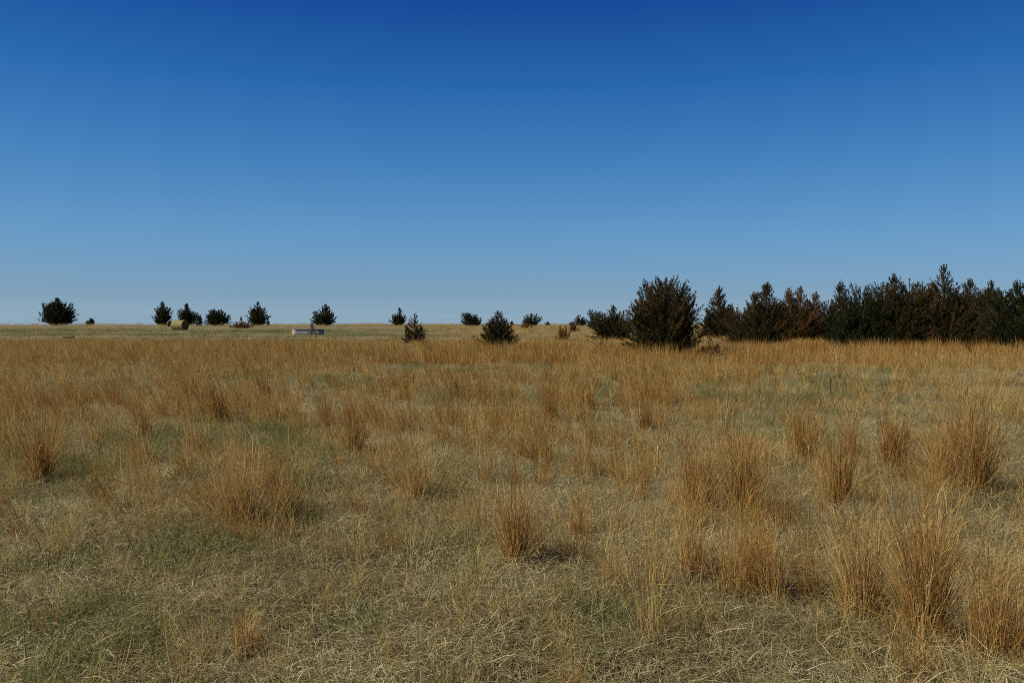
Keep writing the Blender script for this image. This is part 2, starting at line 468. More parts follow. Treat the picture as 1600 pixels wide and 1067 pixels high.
def bluestem(rng, n, r, h, width=.0032, lean=(-.10, 0), tone=(0, 1), segs=4, splay=.13):
    """tall bunch of stiff stems, curled leaf blades low down and fluffy upper stems"""
    p = [blades(rng, int(n * .55), r, h * .5, h * 1.1, splay, .22, width * .8, segs, tone, lean),
         blades(rng, int(n * .30), r, h * .3, h * .7, splay * 1.9, .55, width * 1.15, segs, tone, lean),
         blades(rng, int(n * .6), r, h * .10, h * .28, .6, .9, width * .85, 3, (tone[0], min(1, tone[1] + .25)), lean, zb=(h * .15, h * .82)),
         blades(rng, max(2, int(n * .07)), r * 1.4, h * .5, h * .95, .5, 1.1, width, 5, (.5, 1.0), lean),
         blades(rng, int(n * .15), r * 1.3, h * .12, h * .35, .7, .9, width * 1.2, 3, (tone[0], min(1, tone[1] + .2)), lean)]
    return join(p)

def proto(name, data, mat):
    o = mesh(name, data[0], data[1], mat, data[2], link=False)
    return o

def euler_from(tilt_x, tilt_y, phi):
    """euler XYZ of a turn phi about z followed by small tilts about world x and y"""
    cx, sx, cy, sy, cz, sz = np.cos(tilt_x), np.sin(tilt_x), np.cos(tilt_y), np.sin(tilt_y), np.cos(phi), np.sin(phi)
    # M = Ry * Rx * Rz
    m00 = cy * cz + sy * sx * sz
    m10 = cx * sz; m11 = cx * cz
    m20 = -sy * cz + cy * sx * sz; m21 = sy * sz + cy * sx * cz; m22 = cy * cx
    return np.stack([np.arctan2(m21, m22), np.arcsin(np.clip(-m20, -1, 1)), np.arctan2(m10, m00)], 1)

def scatter(name, protos, x, y, rot, scl, tint, rng, label, cat, idx=None):
    n = len(x)
    z = zfun(x, y)
    me = bpy.data.meshes.new(name)
    me.vertices.add(n); me.vertices.foreach_set('co', np.stack([x, y, z], 1).astype(np.float32).ravel())
    def at(nm, typ, key, val):
        a = me.attributes.new(nm, typ, 'POINT'); a.data.foreach_set(key, np.ascontiguousarray(val).ravel())
    at('rot', 'FLOAT_VECTOR', 'vector', rot.astype(np.float32))
    at('scl', 'FLOAT_VECTOR', 'vector', scl.astype(np.float32))
    at('tint', 'FLOAT', 'value', tint.astype(np.float32))
    at('idx', 'INT', 'value', (rng.integers(0, len(protos), n) if idx is None else idx).astype(np.int32))
    o = bpy.data.objects.new(name, me); COL.objects.link(o)
    tag(o, label, cat, kind='stuff')
    lib = bpy.data.collections.new(name + '_plants')
    for p in protos: lib.objects.link(p)
    g = bpy.data.node_groups.new(name, 'GeometryNodeTree')
    g.interface.new_socket('Geometry', in_out='INPUT', socket_type='NodeSocketGeometry')
    g.interface.new_socket('Geometry', in_out='OUTPUT', socket_type='NodeSocketGeometry')
    N = g.nodes; L = g.links
    gi = N.new('NodeGroupInput'); go = N.new('NodeGroupOutput')
    ip = N.new('GeometryNodeInstanceOnPoints'); ci = N.new('GeometryNodeCollectionInfo')
    ci.inputs['Collection'].default_value = lib
    ci.inputs['Separate Children'].default_value = True; ci.inputs['Reset Children'].default_value = True
    def na(nm, typ):
        q = N.new('GeometryNodeInputNamedAttribute'); q.data_type = typ; q.inputs['Name'].default_value = nm
        return q.outputs['Attribute']
    L.new(gi.outputs[0], ip.inputs['Points']); L.new(ci.outputs[0], ip.inputs['Instance'])
    ip.inputs['Pick Instance'].default_value = True
    L.new(na('idx', 'INT'), ip.inputs['Instance Index'])
    L.new(na('rot', 'FLOAT_VECTOR'), ip.inputs['Rotation'])
    L.new(na('scl', 'FLOAT_VECTOR'), ip.inputs['Scale'])
    L.new(ip.outputs[0], go.inputs[0])
    md = o.modifiers.new('plants', 'NODES'); md.node_group = g
    return o

def candidates(rng, bands):
    """random places in the strip of pasture ahead: bands of (y0, y1, per square metre)"""
    X, Y = [], []
    for y0, y1, dens in bands:
        wmax = .68 * y1 + 3
        n = int((y1 - y0) * 2 * wmax * dens)
        x = rng.uniform(-wmax, wmax, n); y = rng.uniform(y0, y1, n)
        k = np.abs(x) < .68 * y + 3
        X.append(x[k]); Y.append(y[k])
    return np.concatenate(X), np.concatenate(Y)

def lean_rot(rng, n, x, y, base=.16, sp=.11):
    """wind from the right: plants lean to the left, more so on the left of the pasture"""
    k = base * (2.3 - 1.9 * smooth(-.45, .40, x / np.maximum(y, 1)))
    return euler_from(rng.normal(0, sp, n), -k + rng.normal(0, sp, n), rng.uniform(0, 2 * np.pi, n))

def lod(rng, y, k):
    """which of the three sets of clumps: fewer and broader blades further off"""
    yy = y * np.exp(rng.normal(0, .12, len(y)))
    return np.where(yy < 8, 0, np.where(yy < 15, 1, 2)) * k + rng.integers(0, k, len(y))

def grass():
    rng = np.random.default_rng(5)
    # --- matted thatch lying on the soil
    pr = [proto('thatch', join([blades(rng, 80, .22, .035, .16, 0, .45, .0035, 2, (-.15, 1.05), z0=.08, flat=True),
                                blades(rng, 60, .22, .03, .11, .6, .8, .0028, 2, (0, .85))]), M_LIT) for _ in range(7)]
    x, y = candidates(rng, [(1.2, 6, 75), (6, 14, 50), (14, 30, 20)])
    n = len(x); s = rng.uniform(.8, 1.35, n)
    kg = rng.random(n) > .72 * blob_sum(GREENS, *project(x, y)); x, y, s = x[kg], y[kg], s[kg]; n = len(x)
    tint = np.clip(.03 + 1.05 * (vnoise(x, y, .55, 11) * .55 + vnoise(x, y, 2.6, 12) * .45) + rng.normal(0, .14, n), 0, 1)
    scatter('grass_thatch', pr, x, y, euler_from(rng.normal(0, .06, n), rng.normal(0, .06, n), rng.uniform(0, 6.28, n)),
            np.stack([s, s, s], 1), tint, rng, 'matted grey and straw coloured dead grass lying over the soil', 'dead grass')
    pr = [proto('coarse_thatch', join([blades(rng, 60, .5, .10, .34, 0, .25, .011, 2, (0, 1), z0=.08, flat=True),
                                       blades(rng, 40, .5, .05, .16, .6, .8, .010, 2, (0, .9))]), M_LIT) for _ in range(5)]
    x, y = candidates(rng, [(30, 60, 4), (60, 125, 1.3), (125, 190, .25)])
    px, py = project(x, y)
    n = len(x); s = rng.uniform(.8, 1.3, n)
    k = (graze_map(px, py, y) > rng.random(n) * .9) | (y < 60) | (rng.random(n) < .25)
    tint = np.clip(-.12 + .6 * vnoise(x, y, 6, 12) + rng.normal(0, .18, n), 0, 1)
    rot = euler_from(rng.normal(0, .05, n), rng.normal(0, .05, n), rng.uniform(0, 6.28, n))
    scatter('cropped_grass', pr, x[k], y[k], rot[k], np.stack([s, s, s * .8], 1)[k], tint[k], rng,
            'short cropped tan grass of the grazed flat around the stock tanks', 'cropped grass')
    # --- green shoots
    pr = [proto('green_shoots', blades(rng, 52, .16, .06, .24, .45, .7, .0040, 3, (0, 1)), M_GRN) for _ in range(5)]
    x, y = candidates(rng, [(1.5, 30, 44), (30, 110, 3.0)])
    px, py = project(x, y)
    p = green_map(px, py, x, y)
    p = np.where(y > 30, graze_map(px, py, y) * np.clip((vnoise(x, y, 9, 13) - .36) * 3, 0, 1) * .6, p * .85)
    k = rng.random(len(x)) < p
    x, y = x[k], y[k]; n = len(x)
    s = rng.uniform(.7, 1.3, n) * np.where(y > 30, 2.2, 1.0)
    scatter('green_grass', pr, x, y, euler_from(rng.normal(0, .1, n), rng.normal(0, .1, n), rng.uniform(0, 6.28, n)),
            np.stack([s, s, s * np.where(y > 30, .5, 1)], 1), rng.random(n), rng, 'short green grass shoots coming through the dead thatch', 'green grass')
    # --- knee high blonde grass
    pr = [proto('blonde_tuft', join([blades(rng, int(34 * q), .09, .14, .36, .34, .5, .0030 / q, 4, (-.25, 1), (-.12, 0)),
                                     blades(rng, int(26 * q), .12, .05, .18, .8, .9, .0032 / q, 3, (-.25, .9), (-.05, 0))]), M_MID) for q in (1, .6, .36) for _ in range(6)]
    x, y = candidates(rng, [(1.5, 14, 24), (14, 32, 10)])
    px, py = project(x, y)
    nn = vnoise(x, y, .8, 14) * .5 + vnoise(x, y, 2.6, 15) * .5
    p = np.clip((nn - .34) * 2.6, .04, 1) * (1 - .75 * blob_sum(GREENS, px, py))
    k = rng.random(len(x)) < p
    x, y = x[k], y[k]; n = len(x)
    s = rng.uniform(.55, 1.2, n)
    tint = np.clip(.25 + .6 * vnoise(x, y, 1.7, 16) + rng.normal(0, .18, n), 0, 1)
    scatter('blonde_grass', pr, x, y, lean_rot(rng, n, x, y), np.stack([s, s, s * rng.uniform(.7, 1.15, n)], 1), tint, rng,
            'knee high loose blonde grass standing between the orange tufts', 'dry grass', lod(rng, y, 6))
    # --- fine wispy stems, taller
    pr = [proto('wispy_tuft', join([blades(rng, int(26 * q), .14, .28, .62, .24, .45, .0026 / q, 5, (.0, 1), (-.16, 0)),
                                    blades(rng, int(22 * q), .16, .12, .30, .5, .9, .0028 / q, 4, (.1, 1), (-.05, 0))]), M_TALL) for q in (1, .6, .36) for _ in range(7)]
    x, y = candidates(rng, [(2.5, 14, 11), (14, 30, 7)])
    px, py = project(x, y)
    nn = vnoise(x, y, 1.2, 24) * .45 + vnoise(x, y, 4.2, 25) * .55
    p = np.clip((nn - .36) * 2.6, 0, 1) * np.interp(py, [540, 620, 760, 900, 1067], [1, 1, .85, .70, .55])
    p = np.maximum(p, .8 * tall_map(px, py, x, y)) * (1 - .7 * blob_sum(GREENS, px, py))
    k = rng.random(len(x)) < p
    x, y = x[k], y[k]; n = len(x); s = rng.uniform(.6, 1.15, n)
    tint = np.clip(.3 + .55 * vnoise(x, y, 2.4, 26) + rng.normal(0, .2, n), 0, 1)
    scatter('wispy_grass', pr, x, y, lean_rot(rng, n, x, y, .17, .14), np.stack([s, s, s * rng.uniform(.6, 1.1, n)], 1), tint, rng,
            'fine gold wisps of dry grass thinly filling the near pasture', 'dry grass', lod(rng, y, 7))
    # --- tall orange bunch grass, near
    pr = [proto('bluestem', bluestem(rng, nb, .075, .62, w), M_TALL) for nb, w in ((110, .0032), (60, .0056), (34, .0095)) for _ in range(7)]
    x, y = candidates(rng, [(2.2, 16, 9), (16, 30, 6)])
    px, py = project(x, y)
    k = rng.random(len(x)) < tall_map(px, py, x, y)
    x, y = x[k], y[k]; n = len(x)
    s = rng.uniform(.7, 1.15, n)
    hz = rng.uniform(.6, 1.1, n) * (.66 + .5 * clump(x, y))
    hz *= np.where(np.hypot(x, y) < 3.6, .6, 1.0)
    tint = np.clip(.10 + .88 * (.5 * vnoise(x, y, 1.0, 17) + .5 * vnoise(x, y, 5, 18)) + rng.normal(0, .26, n), 0, 1)
    scatter('tall_grass', pr, x, y, lean_rot(rng, n, x, y), np.stack([s, s, hz], 1), tint, rng,
            'tall orange brown bunch grass spread over the near pasture', 'tall grass', lod(rng, y, 7))
    # --- tall grass further off: coarser clumps
    pr = [proto('bluestem_far', join([blades(rng, 34, .20, .25, .78, .17, .2, .012, 3, (0, 1), (-.12, 0)),
                                      blades(rng, 14, .30, .12, .35, .5, .6, .010, 2, (0, 1), (-.05, 0))]), M_TALL) for _ in range(8)]
    x, y = candidates(rng, [(28, 62, 5.0)])
    px, py = project(x, y)
    k = rng.random(len(x)) < np.clip(tall_map(px, py, x, y) * 1.1, 0, 1)
    x, y = x[k], y[k]
    pf = [proto('bluestem_distant', blades(rng, 40, .8, .25, .62, .25, .3, .022, 2, (0, .7), (-.08, 0)), M_MID) for _ in range(6)]
    n = len(x); s = rng.uniform(.8, 1.3, n)
    tint = np.clip(.11 + .72 * (.5 * vnoise(x, y, 1.6, 17) + .5 * vnoise(x, y, 8, 18)) + rng.normal(0, .24, n), 0, 1)
    scatter('far_grass', pr, x, y, lean_rot(rng, n, x, y), np.stack([s, s, rng.uniform(.55, 1.15, n) * (.6 + .55 * clump(x, y)) * (1 - .40 * smooth(36, 48, y))], 1), tint, rng,
            'orange brown tall grass forming a band across the middle distance', 'tall grass')
    x, y = candidates(rng, [(60, 120, 1.0), (120, 205, .8)])
    px, py = project(x, y)
    k = rng.random(len(x)) < np.clip(tall_map(px, py, x, y) * 1.0, 0, 1)
    x, y = x[k], y[k]; n = len(x); s = rng.uniform(.8, 1.4, n)
    tint = np.clip(.30 + .5 * vnoise(x, y, 14, 18) + rng.normal(0, .16, n), 0, 1)
    scatter('rise_grass', pf, x, y, lean_rot(rng, n, x, y), np.stack([s, s, rng.uniform(.30, .62, n)], 1), tint, rng,
            'tan grass covering the far rise up to the skyline', 'dry grass')
    # --- single pale stalks leaning or fallen
    pr = [proto('stalk', blades(rng, 3, .05, .30, .65, .75, .35, .0034, 6, (.75, 1.0), (-.25, 0)), M_MID) for _ in range(9)]
    x, y = candidates(rng, [(3.6, 14, 1.9), (14, 26, .8)])
    n = len(x); s = rng.uniform(.6, 1.15, n)
    scatter('straw_stalks', pr, x, y, lean_rot(rng, n, x, y, .1, .3), np.stack([s, s, s], 1), rng.uniform(.6, 1, n), rng,
            'single pale straw stalks leaning and fallen across the grass', 'straw')
grass()

def forbs():
    rng = np.random.default_rng(77)
    m = blade_mat('dead_forbs', [(0.0, (.05, .03, .018)), (.5, (.10, .065, .035)), (1.0, (.20, .14, .08))], .1)
    pr = []
    for _ in range(6):
        p = [blades(rng, 4, .02, .22, .48, .18, .3, .0042, 4, (0, .7), (-.08, 0)),
             blades(rng, 26, .03, .03, .09, .9, .5, .0036, 2, (0, 1), (0, 0), zb=(.10, .40)),
             blades(rng, 20, .03, .012, .03, .8, .2, .009, 2, (0, .6), (0, 0), zb=(.16, .44))]
        pr.append(proto('dead_forb', join(p), m))
    x, y = candidates(rng, [(6.5, 14, .6), (14, 32, .3)])
    n = len(x); s = rng.uniform(.5, 1.2, n)
    k = vnoise(x, y, 3, 31) > .42; x, y, s = x[k], y[k], s[k]; n = len(x)
    scatter('dead_forbs', pr, x, y, lean_rot(rng, n, x, y, .1, .25), np.stack([s, s, s], 1), rng.random(n), rng,
            'thin dark dead weed stalks with dry seed heads among the grass', 'weeds')
forbs()

# ------------------------------------------------------------------ the tufts that stand out one by one
TG = 'tall tufts of dry bunch grass in the near pasture'
TUFTS = [  # px, py of the foot, height px, width px, tone lo, tone hi, lean, blades, label
    (66, 757, 122, 46, .0, .75, -.16, 230, 'tall orange grass tuft at the far left with a dark shadow at its foot'),
    (226, 690, 60, 26, .0, .35, -.35, 130, 'narrow dark rusty tuft leaning left, at left between the two pale grass patches'),
    (345, 664, 66, 40, .0, .25, -.42, 190, 'darkest brown tuft of the pasture, leaning left with its shadow beside it'),
    (297, 632, 62, 62, .05, .6, -.30, 240, 'broad reddish tuft leaning left, just behind the dark brown tuft'),
    (415, 632, 66, 36, .05, .6, -.25, 170, 'slim orange tuft leaning left, right of the bare grey patch'),
    (372, 822, 118, 110, .35, .95, -.22, 420, 'wide golden tuft in the left foreground, palest of the big tufts'),
    (445, 818, 92, 60, .15, .8, -.22, 220, 'golden brown tuft leaning on the right edge of the wide golden tuft'),
    (556, 712, 76, 44, .05, .5, -.30, 200, 'rust brown tuft leaning left, beside the largest green patch'),
    (655, 782, 92, 70, .4, .95, -.28, 240, 'pale gold tuft with long straws slanting left, left of centre'),
    (806, 884, 122, 58, .1, .75, -.10, 330, 'upright orange tuft at the centre foreground, standing apart on bare thatch'),
    (905, 848, 52, 48, .1, .6, -.15, 150, 'low brownish tuft right of the upright centre tuft'),
    (1090, 800, 118, 70, .1, .8, -.06, 330, 'left half of the large orange stand right of centre, a dense upright tuft'),
    (1160, 806, 132, 78, .1, .7, -.02, 380, 'tallest dense orange tuft right of centre, with a bare grey clod at its right'),
    (1254, 722, 82, 54, .05, .65, -.10, 240, 'compact orange tuft behind the grey clod'),
    (1312, 792, 112, 58, .05, .65, -.03, 280, 'upright rusty tuft right of the grey clod'),
    (1396, 736, 92, 56, .0, .45, .00, 280, 'dark rusty fan shaped tuft between two green patches at right'),
    (1522, 776, 168, 74, .08, .7, .03, 420, 'very tall rusty tuft at the right edge of the pasture'),
    (1475, 770, 118, 56, .15, .8, -.04, 240, 'lighter tuft against the left side of the very tall rusty tuft'),
    (1345, 965, 175, 90, .35, .9, -.24, 330, 'pale tuft leaning left in the right foreground'),
    (1445, 1000, 230, 84, .12, .7, -.05, 420, 'biggest dark orange tuft in the right foreground'),
    (1560, 1035, 150, 130, .1, .65, .02, 380, 'low spreading rusty tuft in the bottom right corner'),
    (385, 1022, 70, 64, .35, .95, .02, 130, 'small blonde tuft at the bottom, left of centre'),
    (1010, 676, 56, 36, .0, .45, -.05, 150, 'small rusty tuft standing in the grey green thatch right of centre'),
    (862, 662, 56, 34, .0, .35, -.25, 150, 'small dark tuft leaning left, left of the small rusty tuft'),
    (917, 640, 46, 26, .05, .5, -.10, 110, 'thin orange tuft between the two small rusty tufts'),
    (1085, 905, 95, 80, .25, .85, -.05, 240, 'loose golden tuft in front of the large orange stand'),
    (1185, 930, 90, 70, .1, .7, -.06, 220, 'loose brown tuft at the front right of the large orange stand'),
    (512, 668, 60, 30, .05, .5, -.30, 120, 'slanting orange tuft left of the rust brown tuft'),
]
def tufts():
    for i, (px, py, hp, wp, t0, t1, ln, n, lab) in enumerate(TUFTS):
        rng = np.random.default_rng(100 + i)
        x, y, z = ground(px, py)
        m = y / F
        h = hp * m * 1.2; r = wp * m * .27
        v, f, c = join([bluestem(rng, n, r, h, .0030 + .00028 * y, (ln, 0), (t0, t1 + .2), 5, .13), blades(rng, n // 8, r * 1.3, h * .5, h * .95, .40, 1.0, .0030 + .00025 * y, 6, (.5, 1.0), (ln, 0)),
                        blades(rng, n // 3, r * 2.2, h * .12, h * .32, .7, .8, .0030 + .00025 * y, 3, (.45, 1.0), (ln * .5, 0)),
                        bluestem(rng, n // 2, r * .55, h * .9, .0030 + .00028 * y, (ln, 0), (t0, t0 + (t1 - t0) * .6), 5, .13)])
        c[:, 0] *= 2.0 * .5
        c[:, 2] = c[:, 0] * .5
        o = mesh('grass_tuft', v, f, M_TALL, c)
        o.location = (x, y, z - .01)
        tag(o, lab, 'grass tuft', TG)
tufts()

# ------------------------------------------------------------------ cedars
def shape_r(u, kind):
    u = np.clip(u, 0, 1)
    if kind == 'cone': return np.clip(1.05 * (1 - u) ** .8, 0, 1) * (.6 + .4 * smooth(0, .15, u)) + .05
    if kind == 'bush': return np.sqrt(np.clip(1 - (np.clip(u - .25, -.3, 1) / .78) ** 2, 0, 1))
    return np.sqrt(np.clip(1 - ((u - .42) / .64) ** 2, 0, 1)) * (.78 + .22 * smooth(0, .25, u))

def norm(a): return a / np.maximum(np.linalg.norm(a, axis=-1, keepdims=True), 1e-9)

def cedar_mesh(rng, leaders, m, tone, dens, spray, z0=.02, up=.38, ragged=.24, twigl=1.2):
    """crown and wood of one tree. leaders: (dx px, height px, radius px, shape); m metres per photo pixel"""
    CV, CF, CC = [], [], []; off = 0
    wood = MB()
    for li, (dx, hp, rp, kind) in enumerate(leaders):
        h = hp * m; R = rp * m; bx = dx * m; by = rng.uniform(-.5, .5) * R * (1 if li else 0)
        lean = np.array([bx, by, 0.])
        nl = max(10, int(dens * (40 + 40 * h * R)))
        tr = max(.02, .026 * h)
        def trunk(t):
            t = np.asarray(t)[..., None]
            return lean * (t ** .35) + np.array([0, 0, h]) * t
        ts = np.linspace(0, 1, 7)
        wood.tube(trunk(ts).tolist(), [tr * (1 - .9 * t) + .004 for t in ts], 6)
        ut = z0 + (1 - z0) * rng.random(nl) ** 1.15          # height of limb tips
        az = np.arange(nl) * 2.39996 + rng.uniform(0, 6.28) + rng.normal(0, .35, nl)
        lump = 1 + ragged * np.sin(az * 2 + rng.uniform(0, 6.28)) * .6 + ragged * rng.normal(0, 1, nl)
        rad = R * shape_r(ut, kind) * np.clip(lump, .45, 1.5)
        el = RAD(8) + RAD(58) * ut ** 1.1 * up / .5 + rng.normal(0, .12, nl)
        el = np.clip(el, .02, 1.25)
        zt = ut * h
        zb = np.maximum(zt - rad * np.tan(el), .015 * h + zt * .12)
        p0 = trunk(zb / h)
        tip = np.stack([p0[:, 0] + rad * np.cos(az), p0[:, 1] + rad * np.sin(az), zt + .05 * h * rng.random(nl)], 1)
        d = tip - p0; L = np.linalg.norm(d, axis=1)
        tipup = np.minimum(.30 * L, .6) * rng.uniform(.5, 1.2, nl)        # limbs turn upward towards their tips
        def limb(i, s):
            return p0[i] + d[i] * s[:, None] + np.array([0, 0, 1.]) * (tipup[i] * (s * s - s * .55))[:, None]
        order = np.argsort(-L)
        for i in order[:min(nl, 26)]:
            pts = limb(i, np.linspace(0, .8, 4))
            wood.tube(pts.tolist(), [tr * .30, tr * .22, tr * .13, tr * .04 + .002], 4, cap=False)
        # the leader carries twigs of its own, a spire
        nsp = max(10, int(.5 * h / (.035 * spray / .11)))
        # twigs along the limbs: long near the trunk, short at the tip, so every limb ends in a pointed plume
        nt = np.maximum(4, (L / (.050 * spray / .09)).astype(int))
        I = np.concatenate([np.repeat(np.arange(nl), nt), np.zeros(nsp, int)]); N = len(I)
        s = np.clip(.15 + .90 * rng.random(N) ** .8, 0, 1.03)
        b = limb(I, s)
        sl_ = np.clip(s, 0, 1)
        ld = d[I].copy(); ld[:, 2] += tipup[I] * (2 * s - .55)
        ld = norm(ld)
        tl = twigl * (spray * .55 + np.minimum(.26 * L[I], .34) * (1 - sl_) ** .75) * rng.uniform(.7, 1.25, N)
        sp_ = slice(N - nsp, N)
        us = .42 + .62 * rng.random(nsp)
        b[sp_] = trunk(us); ld[sp_] = (0, 0, 1.)
        tl[sp_] = twigl * (spray * .5 + np.minimum(.30 * R, .34) * np.clip(1.02 - us, 0, 1) * 1.4) * rng.uniform(.7, 1.25, nsp)
        td = norm(ld * .8 + np.array([0, 0, up * .7]) + rng.normal(0, .40, (N, 3)))
        # sprays along the twigs
        ns = 8
        J = np.repeat(np.arange(N), ns); q = np.tile((np.arange(ns) + .5) / ns, N) + rng.normal(0, .06, N * ns)
        c0 = b[J] + td[J] * (tl[J] * q)[:, None] + rng.normal(0, spray * .12, (N * ns, 3))
        sd = norm(td[J] + rng.normal(0, .36, (N * ns, 3)) + np.array([0, 0, .15]))
        sl = spray * rng.uniform(.6, 1.25, N * ns) * (1.1 - .4 * np.clip(q, 0, 1))
        sw = sl * rng.uniform(.26, .42, N * ns)
        sx = norm(np.cross(sd, rng.normal(0, 1, (N * ns, 3))))
        v = np.stack([c0 + sx * sw[:, None] * .5, c0 + sd * sl[:, None], c0 - sx * sw[:, None] * .5], 1)
        v[:, :, 2] = np.maximum(v[:, :, 2], .01)
        n4 = len(v)
        lt = rng.normal(0, .09, nl)                          # limbs bronze unevenly
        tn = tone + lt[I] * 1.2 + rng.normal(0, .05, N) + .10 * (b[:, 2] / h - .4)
        c = np.zeros((n4, 3, 4)); c[:, :, 3] = 1
        c[:, :, 0] = np.clip(tn[J] + rng.normal(0, .04, n4), 0, 1)[:, None]
        c[:, :, 1] = rng.random(n4)[:, None]
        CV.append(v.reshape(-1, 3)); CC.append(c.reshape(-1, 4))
        CF.append(np.arange(n4 * 3).reshape(-1, 3) + off); off += n4 * 3
    return np.concatenate(CV), np.concatenate(CF), np.concatenate(CC), wood

NTRI = [0]
def cedar(px, py, leaders, tone, label, seed, name='cedar_tree', cat='cedar tree', group=None, dist=None, dens=1.0, spray=None, **kw):
    rng = np.random.default_rng(seed)
    if dist is None:
        x, y, z = ground(px, py)
    else:
        y = dist; x = (px - 800) / F * y; z = float(zfun(x, y))
    m = y / F
    leaders = [(a, b, c * (1.25 if k == 'cone' and c > 12 else 1), k) for a, b, c, k in leaders]
    if group == GR and px > 1140:
        leaders = [(a, b, c * 1.12, k) for a, b, c, k in leaders]; kw['ragged'] = .17
    if spray is None: spray = max(.077, .0014 * y)
    if y > 115:
        kw.setdefault('ragged', .38); kw.setdefault('twigl', 1.2); dens *= .40
        leaders = [(a, b, c * .92, k) for a, b, c, k in leaders]
    v, f, c, wood = cedar_mesh(rng, leaders, m, tone, dens, spray, **kw)
    root = empty(name, (x, y, z - .03))
    tag(root, label, cat, group)
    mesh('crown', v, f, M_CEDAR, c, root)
    wood.build('trunk', M_BARK, root, True)
    NTRI[0] += len(f)
    return root

GF = 'far cedars along the skyline'
GR = 'cedars of the thicket at right'
GS = 'small rusty saplings in the grass'
# the skyline, left to right
cedar(90, 510, [(0, 41, 16, 'cone'), (-11, 32, 14, 'round'), (9, 33, 17, 'round'), (18, 26, 10, 'round')], .35, 'lopsided cedar at the far left of the skyline, wider at its top than its foot', 1, group=GF, dist=168)
cedar(142, 508, [(0, 10, 6, 'cone'), (4, 9, 4, 'cone'), (-5, 5, 6, 'bush')], .3, 'tiny dark cedar bush on the skyline between the far left cedar and the bales', 2, 'cedar_bush', 'cedar bush', GF, dist=176)
cedar(254, 508, [(0, 36, 11, 'cone'), (-5, 26, 11, 'round'), (7, 26, 10, 'round')], .35, 'dark pointed cedar on the skyline just left of the hay bales', 3, group=GF, dist=170)
cedar(292, 508, [(0, 33, 12, 'cone'), (-4, 24, 11, 'round'), (7, 20, 11, 'round')], .22, 'dark cedar rising straight behind the near hay bale', 4, group=GF, dist=172)
cedar(310, 508, [(0, 14, 7, 'round'), (4, 15, 4, 'cone')], .30, 'low dark cedar touching the right side of the cedar behind the bale', 5, group=GF, dist=170)
cedar(340, 508, [(-6, 23, 12, 'round'), (6, 22, 12, 'round'), (0, 17, 17, 'bush'), (-14, 16, 6, 'cone')], .25, 'wide low cedar on the skyline with two equal tops', 6, group=GF, dist=172)
cedar(377, 516, [(0, 16, 4, 'cone'), (-9, 9, 11, 'bush'), (10, 9, 11, 'bush')], .70, 'low spreading reddish cedar bush below the skyline, in the cropped grass', 7, 'cedar_bush', 'cedar bush', dist=128)
cedar(403, 508, [(0, 35, 12, 'cone'), (-5, 26, 12, 'round'), (6, 26, 12, 'round')], .42, 'rounded egg shaped cedar on the skyline between the reddish bush and the stock tanks', 8, group=GF, dist=170)
cedar(419, 508, [(0, 6, 3, 'cone')], .35, 'tiny seedling cedar at the right foot of the egg shaped cedar', 9, 'cedar_bush', 'cedar bush', GF, dist=174)
cedar(505, 509, [(4, 32, 13, 'cone'), (-10, 22, 11, 'round'), (9, 20, 12, 'round')], .34, 'dark cedar with an off centre tip, behind the stock tanks', 10, group=GF, dist=165)
cedar(623, 508, [(1, 26, 8, 'cone'), (-5, 15, 9, 'round'), (5, 15, 8, 'round')], .34, 'small pointed cedar on the skyline just left of the thin cedar', 11, group=GF, dist=172)
cedar(735, 508, [(-5, 19, 10, 'round'), (5, 15, 14, 'round'), (17, 11, 9, 'round')], .32, 'low wide cedar clump on the skyline left of the ragged cedar', 12, group=GF, dist=172)
cedar(800, 507, [(0, 5, 3, 'round')], .35, 'tiny cedar speck on the skyline just right of the ragged cedar', 13, 'cedar_bush', 'cedar bush', GF, dist=180)
cedar(829, 506, [(2, 17, 13, 'round'), (-8, 10, 9, 'bush')], .24, 'low domed green cedar alone on the middle of the skyline', 14, group=GF, dist=170)
cedar(823, 513, [(0, 7, 9, 'bush')], .72, 'low rusty bush in front of the domed green cedar', 15, 'cedar_bush', 'cedar bush', dist=125)
cedar(856, 505, [(0, 5, 4, 'bush')], .35, 'tiny cedar speck on the skyline right of the domed cedar', 16, 'cedar_bush', 'cedar bush', GF, dist=180)
cedar(907, 506, [(-3, 15, 8, 'round'), (5, 13, 7, 'round')], .32, 'small dark cedar on the skyline just left of the big thicket', 17, group=GF, dist=165)
cedar(893, 505, [(0, 5, 5, 'bush')], .5, 'tiny dull cedar bush left of the small dark cedar at the thicket', 18, 'cedar_bush', 'cedar bush', GF, dist=172)
# nearer cedars on the open grass
cedar(647, 539, [(1, 47, 15, 'cone'), (-13, 30, 7, 'cone'), (10, 28, 10, 'round')], .42, 'thin spiky young cedar with a bare left stem, in the middle of the pasture', 20, dens=.9, ragged=.25)
cedar(777, 545, [(2, 56, 24, 'cone'), (-7, 44, 16, 'round'), (9, 42, 16, 'round'), (23, 20, 7, 'cone'), (-18, 17, 6, 'cone')], .36, 'ragged dark cedar standing alone in the grass left of the thicket', 21, dens=1.1, ragged=.2)
cedar(880, 534, [(-5, 24, 7, 'cone'), (4, 24, 7, 'cone'), (0, 15, 12, 'bush')], .84, 'rusty upright sapling in the grass left of the thicket', 22, 'cedar_sapling', 'sapling', GS, dens=.9, up=.8)
cedar(895, 520, [(0, 15, 5, 'cone'), (4, 10, 6, 'bush')], .76, 'second rusty sapling just behind and right of the first', 23, 'cedar_sapling', 'sapling', GS, dens=.9, up=.8)
cedar(940, 553, [(-2, 29, 6, 'cone'), (-7, 12, 4, 'cone'), (8, 11, 5, 'cone')], .90, 'sparse yellowish sapling in front of the left end of the thicket', 24, 'cedar_sapling', 'sapling', GS, dens=.35, ragged=.3)
